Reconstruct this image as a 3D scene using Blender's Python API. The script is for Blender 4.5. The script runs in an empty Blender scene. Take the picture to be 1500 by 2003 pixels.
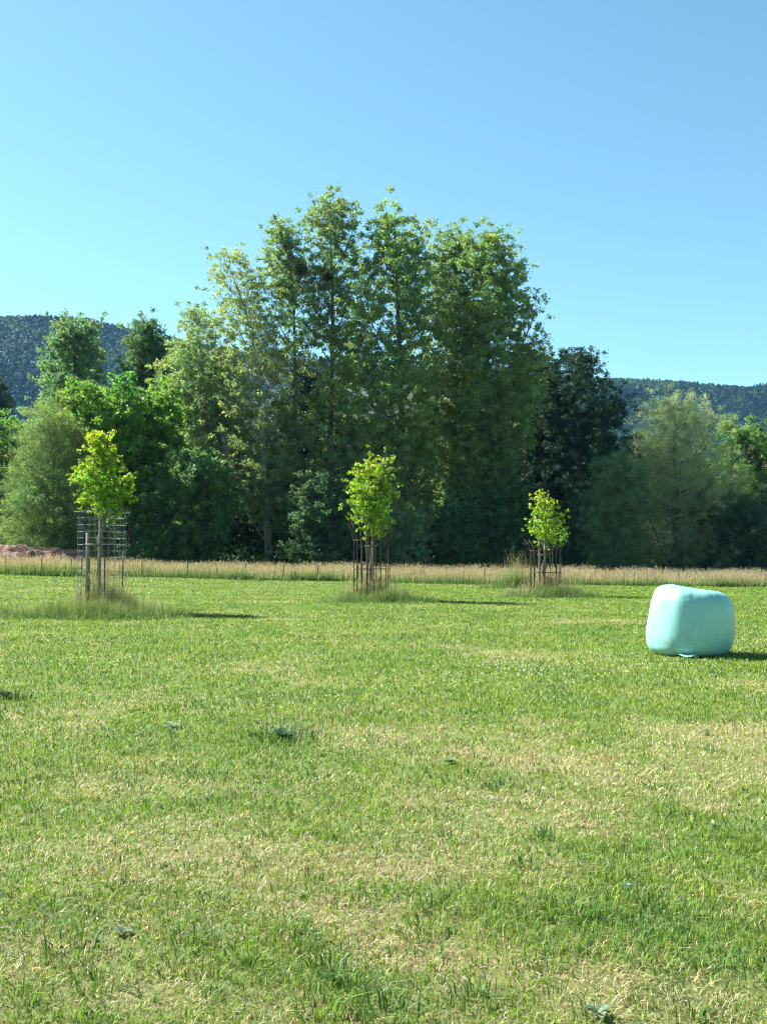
import bpy, math, random
import numpy as np
R = math.radians
rng = np.random.default_rng(7)
random.seed(7)
S = bpy.context.scene
C = S.collection

# ---------------------------------------------------------------- camera, sky, sun, exposure
F = 2000.0                       # focal length in pixels of the 1500 x 2003 photograph
EYE = 1.6
PITCH = math.atan(84 / F)
cam_d = bpy.data.cameras.new("camera")
cam = bpy.data.objects.new("camera", cam_d)
C.objects.link(cam)
cam_d.sensor_fit = 'VERTICAL'
cam_d.angle_y = 2 * math.atan(1001.5 / F)
cam_d.clip_start = 0.1
cam_d.clip_end = 9000
cam.location = (0, 0, EYE)
cam.rotation_euler = (math.pi / 2 + PITCH, 0, 0)
S.camera = cam

SUN_AZ = R(59)                   # left of the viewing direction
SUN_EL = R(42)
sdir = (-math.sin(SUN_AZ) * math.cos(SUN_EL), math.cos(SUN_AZ) * math.cos(SUN_EL), math.sin(SUN_EL))
world = bpy.data.worlds.new("World")
S.world = world
world.use_nodes = True
wn = world.node_tree
wn.nodes.clear()
wo = wn.nodes.new('ShaderNodeOutputWorld')
bg = wn.nodes.new('ShaderNodeBackground')
sky = wn.nodes.new('ShaderNodeTexSky')
sky.sky_type = 'NISHITA'
sky.sun_disc = False
sky.sun_elevation = SUN_EL
sky.sun_rotation = -SUN_AZ
sky.altitude = 300
sky.air_density = 1.0
sky.dust_density = 0.2
sky.ozone_density = 1.3
wmix = wn.nodes.new('ShaderNodeMix')
wmix.data_type = 'RGBA'
wmix.blend_type = 'MULTIPLY'
wmix.inputs[0].default_value = 1.0
wmix.inputs[7].default_value = (0.77, 1.04, 0.925, 1)
wn.links.new(sky.outputs[0], wmix.inputs[6])
wn.links.new(wmix.outputs[2], bg.inputs[0])
bg.inputs[1].default_value = 0.054
wn.links.new(bg.outputs[0], wo.inputs[0])

sun_d = bpy.data.lights.new("sun", 'SUN')
sun_d.energy = 5.0
sun_d.angle = R(0.5)
sun_d.color = (1.0, 0.95, 0.86)
sun = bpy.data.objects.new("sun", sun_d)
C.objects.link(sun)
from mathutils import Vector
sun.rotation_euler = Vector(sdir).to_track_quat('Z', 'Y').to_euler()
sun.location = (-30, 30, 40)

S.view_settings.view_transform = 'Standard'
S.view_settings.look = 'None'
S.view_settings.exposure = 2.0
S.view_settings.gamma = 1
S.render.engine = 'CYCLES'
S.cycles.max_bounces = 8
S.cycles.diffuse_bounces = 5
S.cycles.transmission_bounces = 6
S.cycles.transparent_max_bounces = 4
S.cycles.volume_bounces = 0
S.cycles.use_denoising = True
S.cycles.filter_width = 1.1
S.cycles.use_adaptive_sampling = True
S.cycles.adaptive_threshold = 0.02

# ---------------------------------------------------------------- helpers
def ray(px, py):
    u = (px - 750) / F
    v = (1001.5 - py) / F
    return np.array([u, math.cos(PITCH) - v * math.sin(PITCH), math.sin(PITCH) + v * math.cos(PITCH)])

def W(px, py, D):
    """world point at depth D seen at photo pixel px, py"""
    d = ray(px, py)
    return np.array([0, 0, EYE]) + d * (D / d[1])

def hash2(ix, iy, seed):
    h = (ix.astype(np.int64) * 374761393 + iy.astype(np.int64) * 668265263 + seed * 974634777) & 0x7fffffff
    h = ((h ^ (h >> 13)) * 1274126177) & 0x7fffffff
    h = h ^ (h >> 16)
    return (h & 0xffff) / 65535.0

def vnoise(x, y, seed=0):
    x = np.asarray(x, float); y = np.asarray(y, float)
    ix = np.floor(x).astype(np.int64); iy = np.floor(y).astype(np.int64)
    fx = x - ix; fy = y - iy
    fx = fx * fx * (3 - 2 * fx); fy = fy * fy * (3 - 2 * fy)
    a = hash2(ix, iy, seed); b = hash2(ix + 1, iy, seed)
    c = hash2(ix, iy + 1, seed); d = hash2(ix + 1, iy + 1, seed)
    return (a * (1 - fx) + b * fx) * (1 - fy) + (c * (1 - fx) + d * fx) * fy

def fbm(x, y, seed=0, oct=4):
    t = 0; a = .5; n = 0
    for k in range(oct):
        t = t + a * vnoise(x * 2 ** k + 17.3 * k, y * 2 ** k - 9.1 * k, seed + k)
        n += a; a *= .5
    return t / n

def sstep(a, b, x):
    t = np.clip((np.asarray(x, float) - a) / (b - a), 0, 1)
    return t * t * (3 - 2 * t)

def gz(x, y):
    """height of the meadow"""
    x = np.asarray(x, float); y = np.asarray(y, float)
    s = sstep(30, 62, y)
    xx = np.clip(x, -60, 60)
    z = s * (-xx) * np.where(xx < 0, 0.021, 0.012)
    z = z * (1 - sstep(110, 200, y))
    z = z + 0.10 * (fbm(x / 6, y / 6, 3, 2) - .5) * sstep(3, 9, y)
    return z

def link(o, parent=None):
    C.objects.link(o)
    if parent is not None:
        o.parent = parent
    return o

def tag(o, label=None, cat=None, group=None, kind=None):
    if label: o['label'] = label
    if cat: o['category'] = cat
    if group: o['group'] = group
    if kind: o['kind'] = kind
    return o

def empty(name, loc, label=None, cat=None, group=None):
    o = bpy.data.objects.new(name, None)
    o.empty_display_size = 0.2
    o.location = loc
    C.objects.link(o)
    return tag(o, label, cat, group)

def np_mesh(name, verts, faces_list, mat, parent=None, origin=(0, 0, 0), fcols=None, smooth=False):
    """faces_list: list of int arrays (M, k).  fcols: list of (M,3) arrays, one per array of faces"""
    me = bpy.data.meshes.new(name)
    verts = np.asarray(verts, dtype=np.float32) - np.asarray(origin, dtype=np.float32)
    me.vertices.add(len(verts))
    me.vertices.foreach_set('co', verts.ravel())
    loops = np.concatenate([f.ravel() for f in faces_list]).astype(np.int32)
    tot = np.concatenate([np.full(len(f), f.shape[1], dtype=np.int32) for f in faces_list])
    start = np.concatenate([[0], np.cumsum(tot)[:-1]]).astype(np.int32)
    me.loops.add(len(loops))
    me.loops.foreach_set('vertex_index', loops)
    me.polygons.add(len(tot))
    me.polygons.foreach_set('loop_start', start)
    me.polygons.foreach_set('loop_total', tot)
    if smooth:
        me.polygons.foreach_set('use_smooth', np.ones(len(tot), dtype=bool))
    me.update(calc_edges=True)
    if fcols is not None:
        col = np.concatenate(fcols).astype(np.float32)
        rgba = np.ones((len(col), 4), dtype=np.float32)
        rgba[:, :3] = np.clip(col, 0, 1)
        at = me.attributes.new('Col', 'FLOAT_COLOR', 'FACE')
        at.data.foreach_set('color', rgba.ravel())
    me.materials.append(mat)
    o = bpy.data.objects.new(name, me)
    if parent is None:
        o.location = origin
    link(o, parent)
    return o

class MB:
    """collects tubes and boxes into one mesh"""
    def __init__(s):
        s.v = []; s.q = []; s.n = 0; s.ngon = []
    def tube(s, pts, rad, seg=7, cap=True):
        pts = np.asarray(pts, float); k = len(pts)
        rad = np.full(k, rad) if np.isscalar(rad) else np.asarray(rad, float)
        tan = np.gradient(pts, axis=0)
        tan /= np.linalg.norm(tan, axis=1)[:, None] + 1e-9
        ref = np.array([0.31, 0.95, 0.05]) if abs(tan[0][2]) > .6 else np.array([0.05, 0.1, 1.0])
        a = np.cross(tan, ref); a /= np.linalg.norm(a, axis=1)[:, None] + 1e-9
        b = np.cross(tan, a)
        th = np.arange(seg) * 2 * math.pi / seg
        ring = pts[:, None, :] + rad[:, None, None] * (a[:, None, :] * np.cos(th)[None, :, None] + b[:, None, :] * np.sin(th)[None, :, None])
        s.v.append(ring.reshape(-1, 3))
        i = np.arange(k - 1)[:, None] * seg; j = np.arange(seg)[None, :]; j2 = (j + 1) % seg
        q = np.stack([i + j, i + j2, i + seg + j2, i + seg + j], -1).reshape(-1, 4) + s.n
        s.q.append(q)
        if cap and seg % 2 == 0 and seg >= 4:
            for base, rev in ((0, True), ((k - 1) * seg, False)):
                for m in range(1, seg // 2):
                    f = [base + m - 1 if m > 1 else base, base + m, base + seg - 1 - m, base + (seg - m) % seg]
                    f = [base + m - 1, base + m, base + seg - 1 - m, base + (seg - m) % seg]
                    if rev: f = f[::-1]
                    s.q.append(np.array([f]) + s.n)
        s.n += k * seg
    def box(s, c, h, rz=0, tilt=None):
        c = np.asarray(c, float)
        p = np.array([[x, y, z] for x in (-1, 1) for y in (-1, 1) for z in (-1, 1)], float) * np.asarray(h)
        ca, sa = math.cos(rz), math.sin(rz)
        p = np.stack([p[:, 0] * ca - p[:, 1] * sa, p[:, 0] * sa + p[:, 1] * ca, p[:, 2]], -1) + c
        s.v.append(p)
        f = np.array([[0, 1, 3, 2], [4, 6, 7, 5], [0, 4, 5, 1], [2, 3, 7, 6], [0, 2, 6, 4], [1, 5, 7, 3]])
        s.q.append(f + s.n); s.n += 8
    def build(s, name, mat, parent=None, origin=(0, 0, 0), smooth=True):
        return np_mesh(name, np.concatenate(s.v), [np.concatenate(s.q)], mat, parent, origin, None, smooth)

# ---------------------------------------------------------------- materials
def new_mat(name):
    m = bpy.data.materials.new(name); m.use_nodes = True
    nt = m.node_tree; nt.nodes.clear()
    out = nt.nodes.new('ShaderNodeOutputMaterial')
    return m, nt, out

def leaf_mat(name, trans=0.45, tint=(1.25, 1.25, 0.6), rough=0.5, spec=0.35):
    m, nt, out = new_mat(name)
    at = nt.nodes.new('ShaderNodeAttribute'); at.attribute_name = 'Col'
    p = nt.nodes.new('ShaderNodeBsdfPrincipled')
    p.inputs['Roughness'].default_value = rough
    p.inputs['Specular IOR Level'].default_value = spec
    nt.links.new(at.outputs['Color'], p.inputs['Base Color'])
    t = nt.nodes.new('ShaderNodeBsdfTranslucent')
    mu = nt.nodes.new('ShaderNodeMix'); mu.data_type = 'RGBA'; mu.blend_type = 'MULTIPLY'
    mu.inputs[0].default_value = 1.0
    mu.inputs[7].default_value = (*tint, 1)
    nt.links.new(at.outputs['Color'], mu.inputs[6])
    nt.links.new(mu.outputs[2], t.inputs['Color'])
    mx = nt.nodes.new('ShaderNodeMixShader'); mx.inputs[0].default_value = trans
    nt.links.new(p.outputs[0], mx.inputs[1]); nt.links.new(t.outputs[0], mx.inputs[2])
    nt.links.new(mx.outputs[0], out.inputs[0])
    return m

def noise_mat(name, c1, c2, scale, rough=0.8, bump=0.3, detail=8, c3=None, stretch=None, spec=0.3, metal=0.0, bdist=0.02):
    m, nt, out = new_mat(name)
    tc = nt.nodes.new('ShaderNodeTexCoord')
    mp = nt.nodes.new('ShaderNodeMapping')
    if stretch: mp.inputs['Scale'].default_value = stretch
    nt.links.new(tc.outputs['Object'], mp.inputs[0])
    n = nt.nodes.new('ShaderNodeTexNoise'); n.inputs['Scale'].default_value = scale; n.inputs['Detail'].default_value = detail
    n.inputs['Roughness'].default_value = 0.65
    nt.links.new(mp.outputs[0], n.inputs[0])
    r = nt.nodes.new('ShaderNodeValToRGB')
    r.color_ramp.elements[0].position = .32; r.color_ramp.elements[0].color = (*c1, 1)
    r.color_ramp.elements[1].position = .68; r.color_ramp.elements[1].color = (*c2, 1)
    if c3:
        e = r.color_ramp.elements.new(.5); e.color = (*c3, 1)
    nt.links.new(n.outputs[0], r.inputs[0])
    p = nt.nodes.new('ShaderNodeBsdfPrincipled')
    p.inputs['Roughness'].default_value = rough
    p.inputs['Specular IOR Level'].default_value = spec
    p.inputs['Metallic'].default_value = metal
    nt.links.new(r.outputs[0], p.inputs['Base Color'])
    b = nt.nodes.new('ShaderNodeBump'); b.inputs['Strength'].default_value = bump; b.inputs['Distance'].default_value = bdist
    nt.links.new(n.outputs[0], b.inputs['Height'])
    nt.links.new(b.outputs[0], p.inputs['Normal'])
    nt.links.new(p.outputs[0], out.inputs[0])
    return m

M = {}
M['leaf'] = leaf_mat('leaf', 0.50, (1.25, 1.3, 0.7), 0.55, 0.25)
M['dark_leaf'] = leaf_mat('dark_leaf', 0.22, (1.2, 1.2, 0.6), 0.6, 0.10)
M['young_leaf'] = leaf_mat('young_leaf', 0.5, (1.3, 1.25, 0.45), 0.5, 0.3)
M['grass'] = leaf_mat('grass', 0.35, (1.2, 1.2, 0.6), 0.55, 0.25)
M['far_leaf'] = leaf_mat('far_leaf', 0.2, (1.2, 1.2, 0.7), 0.7, 0.1)
M['bark'] = noise_mat('bark', (0.05, 0.045, 0.035), (0.17, 0.155, 0.13), 6, .9, .6, stretch=(1, 1, .15))
M['pale_bark'] = noise_mat('pale_bark', (0.12, 0.115, 0.10), (0.32, 0.31, 0.28), 5, .9, .5, stretch=(1, 1, .2))
M['old_wood'] = noise_mat('old_wood', (0.05, 0.04, 0.03), (0.2, 0.16, 0.12), 18, .85, .4, stretch=(1, 1, .08))
M['pale_wood'] = noise_mat('pale_wood', (0.10, 0.085, 0.065), (0.22, 0.20, 0.17), 18, .8, .3, stretch=(1, 1, .08))
M['rust'] = noise_mat('rust', (0.03, 0.02, 0.018), (0.10, 0.07, 0.055), 25, .75, .3)
M['wire'] = noise_mat('galvanised_wire', (0.12, 0.13, 0.14), (0.26, 0.27, 0.28), 30, .5, .1, metal=.5)
M['soil'] = noise_mat('soil', (0.09, 0.05, 0.035), (0.40, 0.28, 0.21), 1.6, .95, 1.0, c3=(0.2, 0.11, 0.07), bdist=.2)

def ground_mat():
    m, nt, out = new_mat('meadow_ground')
    g = nt.nodes.new('ShaderNodeTexCoord')
    def noise(scale, detail=6, rough=.6, vec=None):
        n = nt.nodes.new('ShaderNodeTexNoise')
        n.inputs['Scale'].default_value = scale; n.inputs['Detail'].default_value = detail; n.inputs['Roughness'].default_value = rough
        nt.links.new(vec or g.outputs['Object'], n.inputs[0]); return n
    def ramp(src, p0, c0, p1, c1):
        r = nt.nodes.new('ShaderNodeValToRGB')
        r.color_ramp.elements[0].position = p0; r.color_ramp.elements[0].color = (*c0, 1)
        r.color_ramp.elements[1].position = p1; r.color_ramp.elements[1].color = (*c1, 1)
        nt.links.new(src, r.inputs[0]); return r
    green = ramp(noise(40, 8, .75).outputs[0], .3, (0.05, 0.085, 0.022), .7, (0.17, 0.25, 0.06))
    straw = ramp(noise(70, 8, .75).outputs[0], .3, (0.12, 0.095, 0.05), .7, (0.42, 0.36, 0.2))
    big = ramp(noise(.35, 5, .6).outputs[0], .46, (.1, .1, .1), .70, (1, 1, 1))
    mx = nt.nodes.new('ShaderNodeMix'); mx.data_type = 'RGBA'
    nt.links.new(big.outputs[0], mx.inputs[0]); nt.links.new(green.outputs[0], mx.inputs[6]); nt.links.new(straw.outputs[0], mx.inputs[7])
    p = nt.nodes.new('ShaderNodeBsdfPrincipled'); p.inputs['Roughness'].default_value = .95
    p.inputs['Specular IOR Level'].default_value = .1
    nt.links.new(mx.outputs[2], p.inputs['Base Color'])
    b = nt.nodes.new('ShaderNodeBump'); b.inputs['Strength'].default_value = .8; b.inputs['Distance'].default_value = .03
    nt.links.new(noise(60, 8, .8).outputs[0], b.inputs['Height']); nt.links.new(b.outputs[0], p.inputs['Normal'])
    nt.links.new(p.outputs[0], out.inputs[0])
    return m
M['ground'] = ground_mat()

# ---------------------------------------------------------------- ground sheet
def build_ground():
    ys = np.concatenate([np.linspace(-60, 0, 7)[:-1], np.linspace(0, 90, 121), np.geomspace(92, 5000, 40)])
    t = np.linspace(-1, 1, 141)
    xs = np.sign(t) * (60 * np.abs(t) + 3000 * np.abs(t) ** 6)
    X, Y = np.meshgrid(xs, ys)
    Z = gz(X, Y)
    v = np.stack([X, Y, Z], -1).reshape(-1, 3)
    ny, nx = X.shape
    i = np.arange(ny - 1)[:, None] * nx + np.arange(nx - 1)[None, :]
    f = np.stack([i, i + 1, i + nx + 1, i + nx], -1).reshape(-1, 4)
    o = np_mesh('ground', v, [f], M['ground'], smooth=True)
    tag(o, 'flat mown meadow ground reaching back to the hills', None, None, 'structure')
build_ground()

# ---------------------------------------------------------------- hills and their forest
def ridge_y(px):
    """photo row of the skyline of the far hills"""
    xs = [-700, -300, 0, 60, 130, 200, 260, 340, 420, 520, 700, 900, 1100, 1190, 1300, 1380, 1440, 1500, 1620, 1800, 2300]
    ys = [720, 676, 655, 647, 645, 648, 658, 672, 690, 710, 735, 748, 750, 754, 759, 768, 772, 762, 742, 728, 750]
    return np.interp(px, xs, ys)
HD = 1500.0
def hill_h(x, y):
    px = 750 + x / HD * F
    top = EYE + (1085 - ridge_y(px)) / F * HD
    k = sstep(760, HD, y) ** 0.9
    back = 1 - 0.5 * sstep(HD, 2300, y)
    n = fbm(x / 180, y / 180, 11, 3) - .5
    spur = (vnoise(x / 260 + y / 700, y / 900, 5) - .5) * 70 * np.sin(np.clip((y - 760) / (HD - 760), 0, 1) * math.pi)
    return top * k * back + n * 30 * k * (1 - np.exp(-((y - HD) / 120) ** 2)) + spur - 3

def build_hills():
    xs = np.linspace(-1500, 1500, 150); ys = np.linspace(700, 2400, 90)
    X, Y = np.meshgrid(xs, ys); Z = hill_h(X, Y)
    v = np.stack([X, Y, Z], -1).reshape(-1, 3)
    ny, nx = X.shape
    i = np.arange(ny - 1)[:, None] * nx + np.arange(nx - 1)[None, :]
    f = np.stack([i, i + 1, i + nx + 1, i + nx], -1).reshape(-1, 4)
    hm = noise_mat('forest_floor', (0.02, 0.035, 0.015), (0.045, 0.07, 0.03), .05, .95, .2)
    o = np_mesh('hills', v, [f], hm, smooth=True)
    tag(o, 'long wooded hills closing the valley', None, None, 'structure')
    # the forest: crowns of leaf sprays, about 7 m wide
    def strip(x0, x1, y0, y1, n):
        return np.stack([rng.uniform(x0, x1, n), rng.uniform(y0, y1, n)], -1)
    P = np.concatenate([strip(-800, -190, 900, 1560, 15000), strip(230, 800, 950, 1560, 11000), strip(-190, 230, 1250, 1560, 1500)])
    px = 750 + P[:, 0] / P[:, 1] * F
    P = P[(px > -190) & (px < 1690)]
    N = len(P)
    z = hill_h(P[:, 0], P[:, 1])
    pz = fbm(P[:, 0] / 110, z / 40, 15, 3)
    conifer = rng.random(N) < np.clip((pz - .35) * 2.2, .05, .9)
    hgt = np.where(conifer, rng.uniform(9, 14, N), rng.uniform(8, 12, N))
    rad = np.where(conifer, rng.uniform(2.0, 3.0, N), rng.uniform(2.8, 4.8, N))
    K = 46
    rad = rad * 1.2; u = rng.random((N, K)); th = rng.random((N, K)) * 2 * math.pi
    prof = np.where(conifer[:, None], (1 - u) * 1.0, np.sqrt(np.clip(1 - (u * 1.5 - .5) ** 2, 0, 1)))
    r = rad[:, None] * prof * rng.uniform(.75, 1.05, (N, K))
    cx = P[:, 0][:, None] + r * np.cos(th); cy = P[:, 1][:, None] + r * np.sin(th)
    cz = z[:, None] + hgt[:, None] * (.25 + .78 * u)
    base = np.where(conifer[:, None], np.array([[0.018, 0.042, 0.022]]), np.array([[0.04, 0.085, 0.025]]))
    base = base * rng.uniform(.65, 1.4, (N, 1)) * (.7 + .65 * fbm(P[:, 0] / 160, z / 60, 19, 2))[:, None] * (1 + .3 * (rng.random((N, 1)) - .5) * np.array([[1, 0, -1]]))
    # each spray is a small tilted triangle facing outwards and up
    ctr = np.stack([cx, cy, cz], -1).reshape(-1, 3)
    nrm = np.stack([np.cos(th), np.sin(th), .3 + u], -1).reshape(-1, 3) + rng.normal(0, .45, (N * K, 3))
    nrm /= np.linalg.norm(nrm, axis=1)[:, None]
    a = np.cross(nrm, rng.normal(size=(N * K, 3))); a /= np.linalg.norm(a, axis=1)[:, None]
    b = np.cross(nrm, a)
    s = rng.uniform(.9, 1.9, (N * K, 1))
    v = np.stack([ctr + a * s, ctr - a * s * .5 + b * s * .87, ctr - a * s * .5 - b * s * .87], 1).reshape(-1, 3)
    f = np.arange(N * K * 3).reshape(-1, 3)
    fc = np.repeat(base, K, axis=0)
    o = np_mesh('hill_forest', v, [f], M['far_leaf'], fcols=[fc])
    tag(o, 'distant mixed forest covering the blue hills behind the trees', 'forest', None, 'stuff')
build_hills()

# ---------------------------------------------------------------- trees
def leaf_faces(ctr, size, aspect, droop=0.0):
    n = len(ctr)
    u = rng.normal(size=(n, 3)); u[:, 2] = u[:, 2] * .8 - droop
    u /= np.linalg.norm(u, axis=1)[:, None]
    w = np.cross(u, rng.normal(size=(n, 3))); w /= np.linalg.norm(w, axis=1)[:, None] + 1e-9
    s = size[:, None] * .5
    v = np.stack([ctr - u * s, ctr + w * s * aspect - u * s * .15, ctr + u * s, ctr - w * s * aspect - u * s * .15], 1).reshape(-1, 3)
    return v, np.arange(n * 4).reshape(-1, 4)

def tree(name, label, cat, D, trunk, rows, nleaf, col, leaf=0.2, aspect=.7, ntip=150, up=1.2, sig=.45, along=.5,
         mat='leaf', bark='bark', tr=.28, group=None, colvar=.16, depth=1.0, edge=(.35, 1.08), limbs=1.0, droop=0.1, base_z=None, tipcol=None, gap=0.0, seed=None):
    """trunk: photo points (px, py) from foot to top; rows: (py, left px, right px) of the crown at depth D"""
    global rng
    keep = rng
    rng = np.random.default_rng(seed if seed is not None else int(abs(trunk[0][0]) * 7 + D * 13 + len(rows)))
    sc = D / F
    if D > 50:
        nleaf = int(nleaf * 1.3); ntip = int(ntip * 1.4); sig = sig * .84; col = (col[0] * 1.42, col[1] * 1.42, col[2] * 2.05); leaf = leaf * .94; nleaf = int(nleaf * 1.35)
    tp = np.array([W(x, y, D) for x, y in trunk])
    foot = tp[0].copy(); foot[2] = float(gz(foot[0], D)) if base_z is None else base_z
    tp[0] = foot
    o = empty(name, tuple(foot), label, cat, group)
    rows = sorted(rows, key=lambda r: -r[0])
    rz = np.array([W(750, r[0], D)[2] for r in rows])
    xl = np.array([W(r[1], r[0], D)[0] for r in rows]); xr = np.array([W(r[2], r[0], D)[0] for r in rows])
    def trunk_at(z):
        return np.stack([np.interp(z, tp[:, 2], tp[:, 0]), np.interp(z, tp[:, 2], tp[:, 1])], -1)
    # branch tips fill the crown, more of them where it is wide
    width = xr - xl
    zz = rng.uniform(rz[0], rz[-1] - (.9 if D > 50 else .12), ntip * 6)
    wd = np.interp(zz, rz, width)
    zz = zz[rng.random(len(zz)) < wd / width.max()][:ntip]
    n = len(zz)
    phi = rng.random(n) * 2 * math.pi
    rad = np.sqrt(rng.uniform(edge[0] ** 2, 1, n)) * rng.uniform(.9, edge[1] + .05, n)
    L = np.interp(zz, rz, xl); Rr = np.interp(zz, rz, xr); mid = (L + Rr) / 2; hw = (Rr - L) / 2
    lob = .86 + .34 * vnoise(phi * 1.3 + 5, zz / (np.ptp(rz) * .16), int(D))
    if gap > 0:
        keepm = vnoise(phi * 1.1 + 31, zz / (np.ptp(rz) * .12), int(D) + 9) > gap
    else:
        keepm = np.ones(n, bool)
    tx = mid + hw * rad * lob * np.cos(phi)
    ty = trunk_at(zz)[:, 1] + hw * rad * lob * np.sin(phi) * depth
    tips = np.stack([tx, ty, zz], -1)[keepm]; hw = hw[keepm]; rad = rad[keepm]; n = len(tips)
    zlow = tp[0, 2] + .18 * (rz[-1] - tp[0, 2])
    tz = tips[:, 2]
    tr_xy = trunk_at(tz)
    rr = np.hypot(tips[:, 0] - tr_xy[:, 0], tips[:, 1] - tr_xy[:, 1])
    az = np.clip(tz - rr * up * rng.uniform(.7, 1.3, n), tp[0, 2] + .8, tp[-1, 2] - .3)
    at = np.concatenate([trunk_at(az), az[:, None]], 1)
    ctrl = at + (tips - at) * np.array([.62, .62, .30])
    # wood
    mb = MB()
    k = 14
    zt = np.linspace(tp[0, 2] - .3, tp[-1, 2] - (2.2 if D > 50 else .35), k)
    path = np.concatenate([trunk_at(zt), zt[:, None]], 1)
    path[1:-1, :2] += rng.normal(0, .06, (k - 2, 2))
    tt = np.linspace(0, 1, k)
    mb.tube(path, tr * (1 - tt) ** .8 + .03 + .25 * tr * np.exp(-tt * 18), 8)
    order = rng.permutation(n)
    for q in order[:int(min(n, 90) * limbs)]:
        s = np.linspace(0, 1, 6)[:, None]
        pts = (1 - s) ** 2 * at[q] + 2 * s * (1 - s) * ctrl[q] + s ** 2 * tips[q]
        pts[1:-1] += rng.normal(0, .07, (4, 3))
        r0 = min(tr * .36, .02 + .014 * rr[q])
        mb.tube(pts, r0 * (1 - s[:, 0] * .85), 4, False)
    tk = mb.build('trunk', M[bark], o, tuple(foot))
    # foliage: sprays strung along the outer part of each branch
    per = rng.poisson(nleaf / max(n, 1), n)
    idx = np.repeat(np.arange(n), per)
    m = len(idx)
    NS = 7                                     # twig centres per branch
    ts = 1 - along * rng.random((n, NS)) ** 1.3
    sub = (1 - ts[..., None]) ** 2 * at[:, None] + 2 * ts[..., None] * (1 - ts[..., None]) * ctrl[:, None] + ts[..., None] ** 2 * tips[:, None]
    sub = sub + rng.normal(0, sig * 1.5, sub.shape) * np.array([1, 1, .9])
    js = rng.integers(0, NS, m)
    c = sub[idx, js] + rng.normal(0, 1, (m, 3)) * sig * np.array([.46, .46, .36]) * rng.uniform(.5, 1.2, (m, 1))
    ok = (c[:, 2] > gz(c[:, 0], c[:, 1]) + .1) & (c[:, 2] < rz[-1] + (.35 if D > 50 else .03))
    c = c[ok]; idx = idx[ok]; js = js[ok]; m = len(c)
    size = leaf * rng.uniform(.6, 1.35, m)
    v, f = leaf_faces(c, size, aspect, droop)
    colr = np.array(col, float)[None, :]
    cv = (1 + colvar * rng.normal(size=(n, NS)))[idx, js][:, None] * (1 + .14 * rng.normal(size=(m, 1)))
    hue = (rng.normal(size=n) * .10)[idx][:, None]
    fc = colr * np.clip(cv, .45, 1.8) * (1 + hue * np.array([[1, 0, -.8]]))
    if tipcol is not None:
        hf = np.clip((c[:, 2] - rz[0]) / (rz[-1] - rz[0]), 0, 1)[:, None]
        pick = (rng.random((m, 1)) < .5 * hf ** 3)
        fc = np.where(pick, np.array(tipcol)[None] * cv, fc)
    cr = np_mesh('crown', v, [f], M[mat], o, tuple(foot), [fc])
    rng = keep
    return o

LT = 'line of tall trees behind the meadow'
POP = (0.115, 0.175, 0.055)
# tall poplars
tree('poplar_tree', 'sparse pale poplar with bare leaning grey trunk, left of the mistletoe poplar', 'tree', 90,
     [(527, 1090), (522, 985), (508, 780), (492, 640), (455, 540), (438, 482)],
     [(1000, 500, 560), (930, 420, 590), (850, 410, 590), (760, 430, 575), (690, 425, 575), (620, 410, 570), (560, 408, 545), (510, 412, 520), (478, 430, 470)],
     27000, (0.15, 0.20, 0.065), .19, .7, 190, 1.5, .5, .55, 'leaf', 'pale_bark', .34, LT, gap=.30)
tree('poplar_tree', 'slim poplar carrying the large round mistletoe ball near its top', 'tree', 92,
     [(581, 1090), (579, 900), (578, 700), (572, 560), (560, 470), (548, 418)],
     [(1080, 545, 620), (980, 520, 640), (880, 530, 635), (780, 535, 625), (700, 535, 620), (630, 515, 640), (560, 505, 612), (500, 495, 600), (440, 495, 592), (414, 520, 575)],
     27000, POP, .2, .7, 180, 1.7, .5, .55, 'leaf', 'bark', .3, LT, gap=.42)
tree('poplar_tree', 'tallest poplar with the highest narrow top of the whole row', 'tree', 91,
     [(648, 1090), (643, 950), (648, 760), (652, 620), (650, 500), (634, 366)],
     [(1070, 600, 700), (960, 585, 715), (860, 590, 725), (760, 600, 720), (700, 615, 700), (620, 595, 722), (540, 597, 722), (480, 598, 712), (430, 598, 708), (395, 602, 690), (364, 622, 645)],
     42000, POP, .2, .7, 200, 1.7, .5, .55, 'leaf', 'bark', .32, LT, gap=.24)
tree('poplar_tree', 'dense broad poplar right of the tallest one, with a double bushy top', 'tree', 89,
     [(792, 1090), (788, 900), (782, 700), (776, 520), (765, 386)],
     [(1010, 740, 850), (920, 700, 875), (840, 680, 880), (740, 645, 890), (650, 655, 885), (570, 680, 880), (500, 698, 872), (440, 704, 848), (405, 722, 810), (384, 745, 785)],
     68000, (0.125, 0.19, 0.05), .2, .7, 280, 1.3, .5, .55, 'leaf', 'bark', .36, LT, gap=.1)
tree('poplar_tree', 'poplar with a narrow knob-shaped top in the right half of the group', 'tree', 93,
     [(882, 1090), (884, 900), (888, 700), (892, 540), (893, 418)],
     [(980, 830, 930), (880, 825, 940), (780, 815, 945), (680, 822, 940), (580, 832, 938), (500, 850, 925), (455, 858, 922), (428, 868, 915), (416, 882, 903)],
     44000, POP, .2, .7, 210, 1.5, .5, .55, 'leaf', 'bark', .32, LT, gap=.14)
tree('poplar_tree', 'widest poplar at the right shoulder, ragged branches reaching over the dark alder', 'tree', 90,
     [(956, 1090), (955, 900), (952, 700), (948, 560), (945, 430)],
     [(960, 890, 985), (900, 870, 1010), (820, 870, 1040), (740, 880, 1062), (680, 890, 1072), (630, 895, 1062), (590, 895, 1060), (560, 900, 1028), (500, 902, 1036), (460, 908, 990), (432, 925, 962)],
     70000, (0.12, 0.185, 0.052), .2, .7, 290, 1.3, .5, .55, 'leaf', 'bark', .36, LT, gap=.12)
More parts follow.
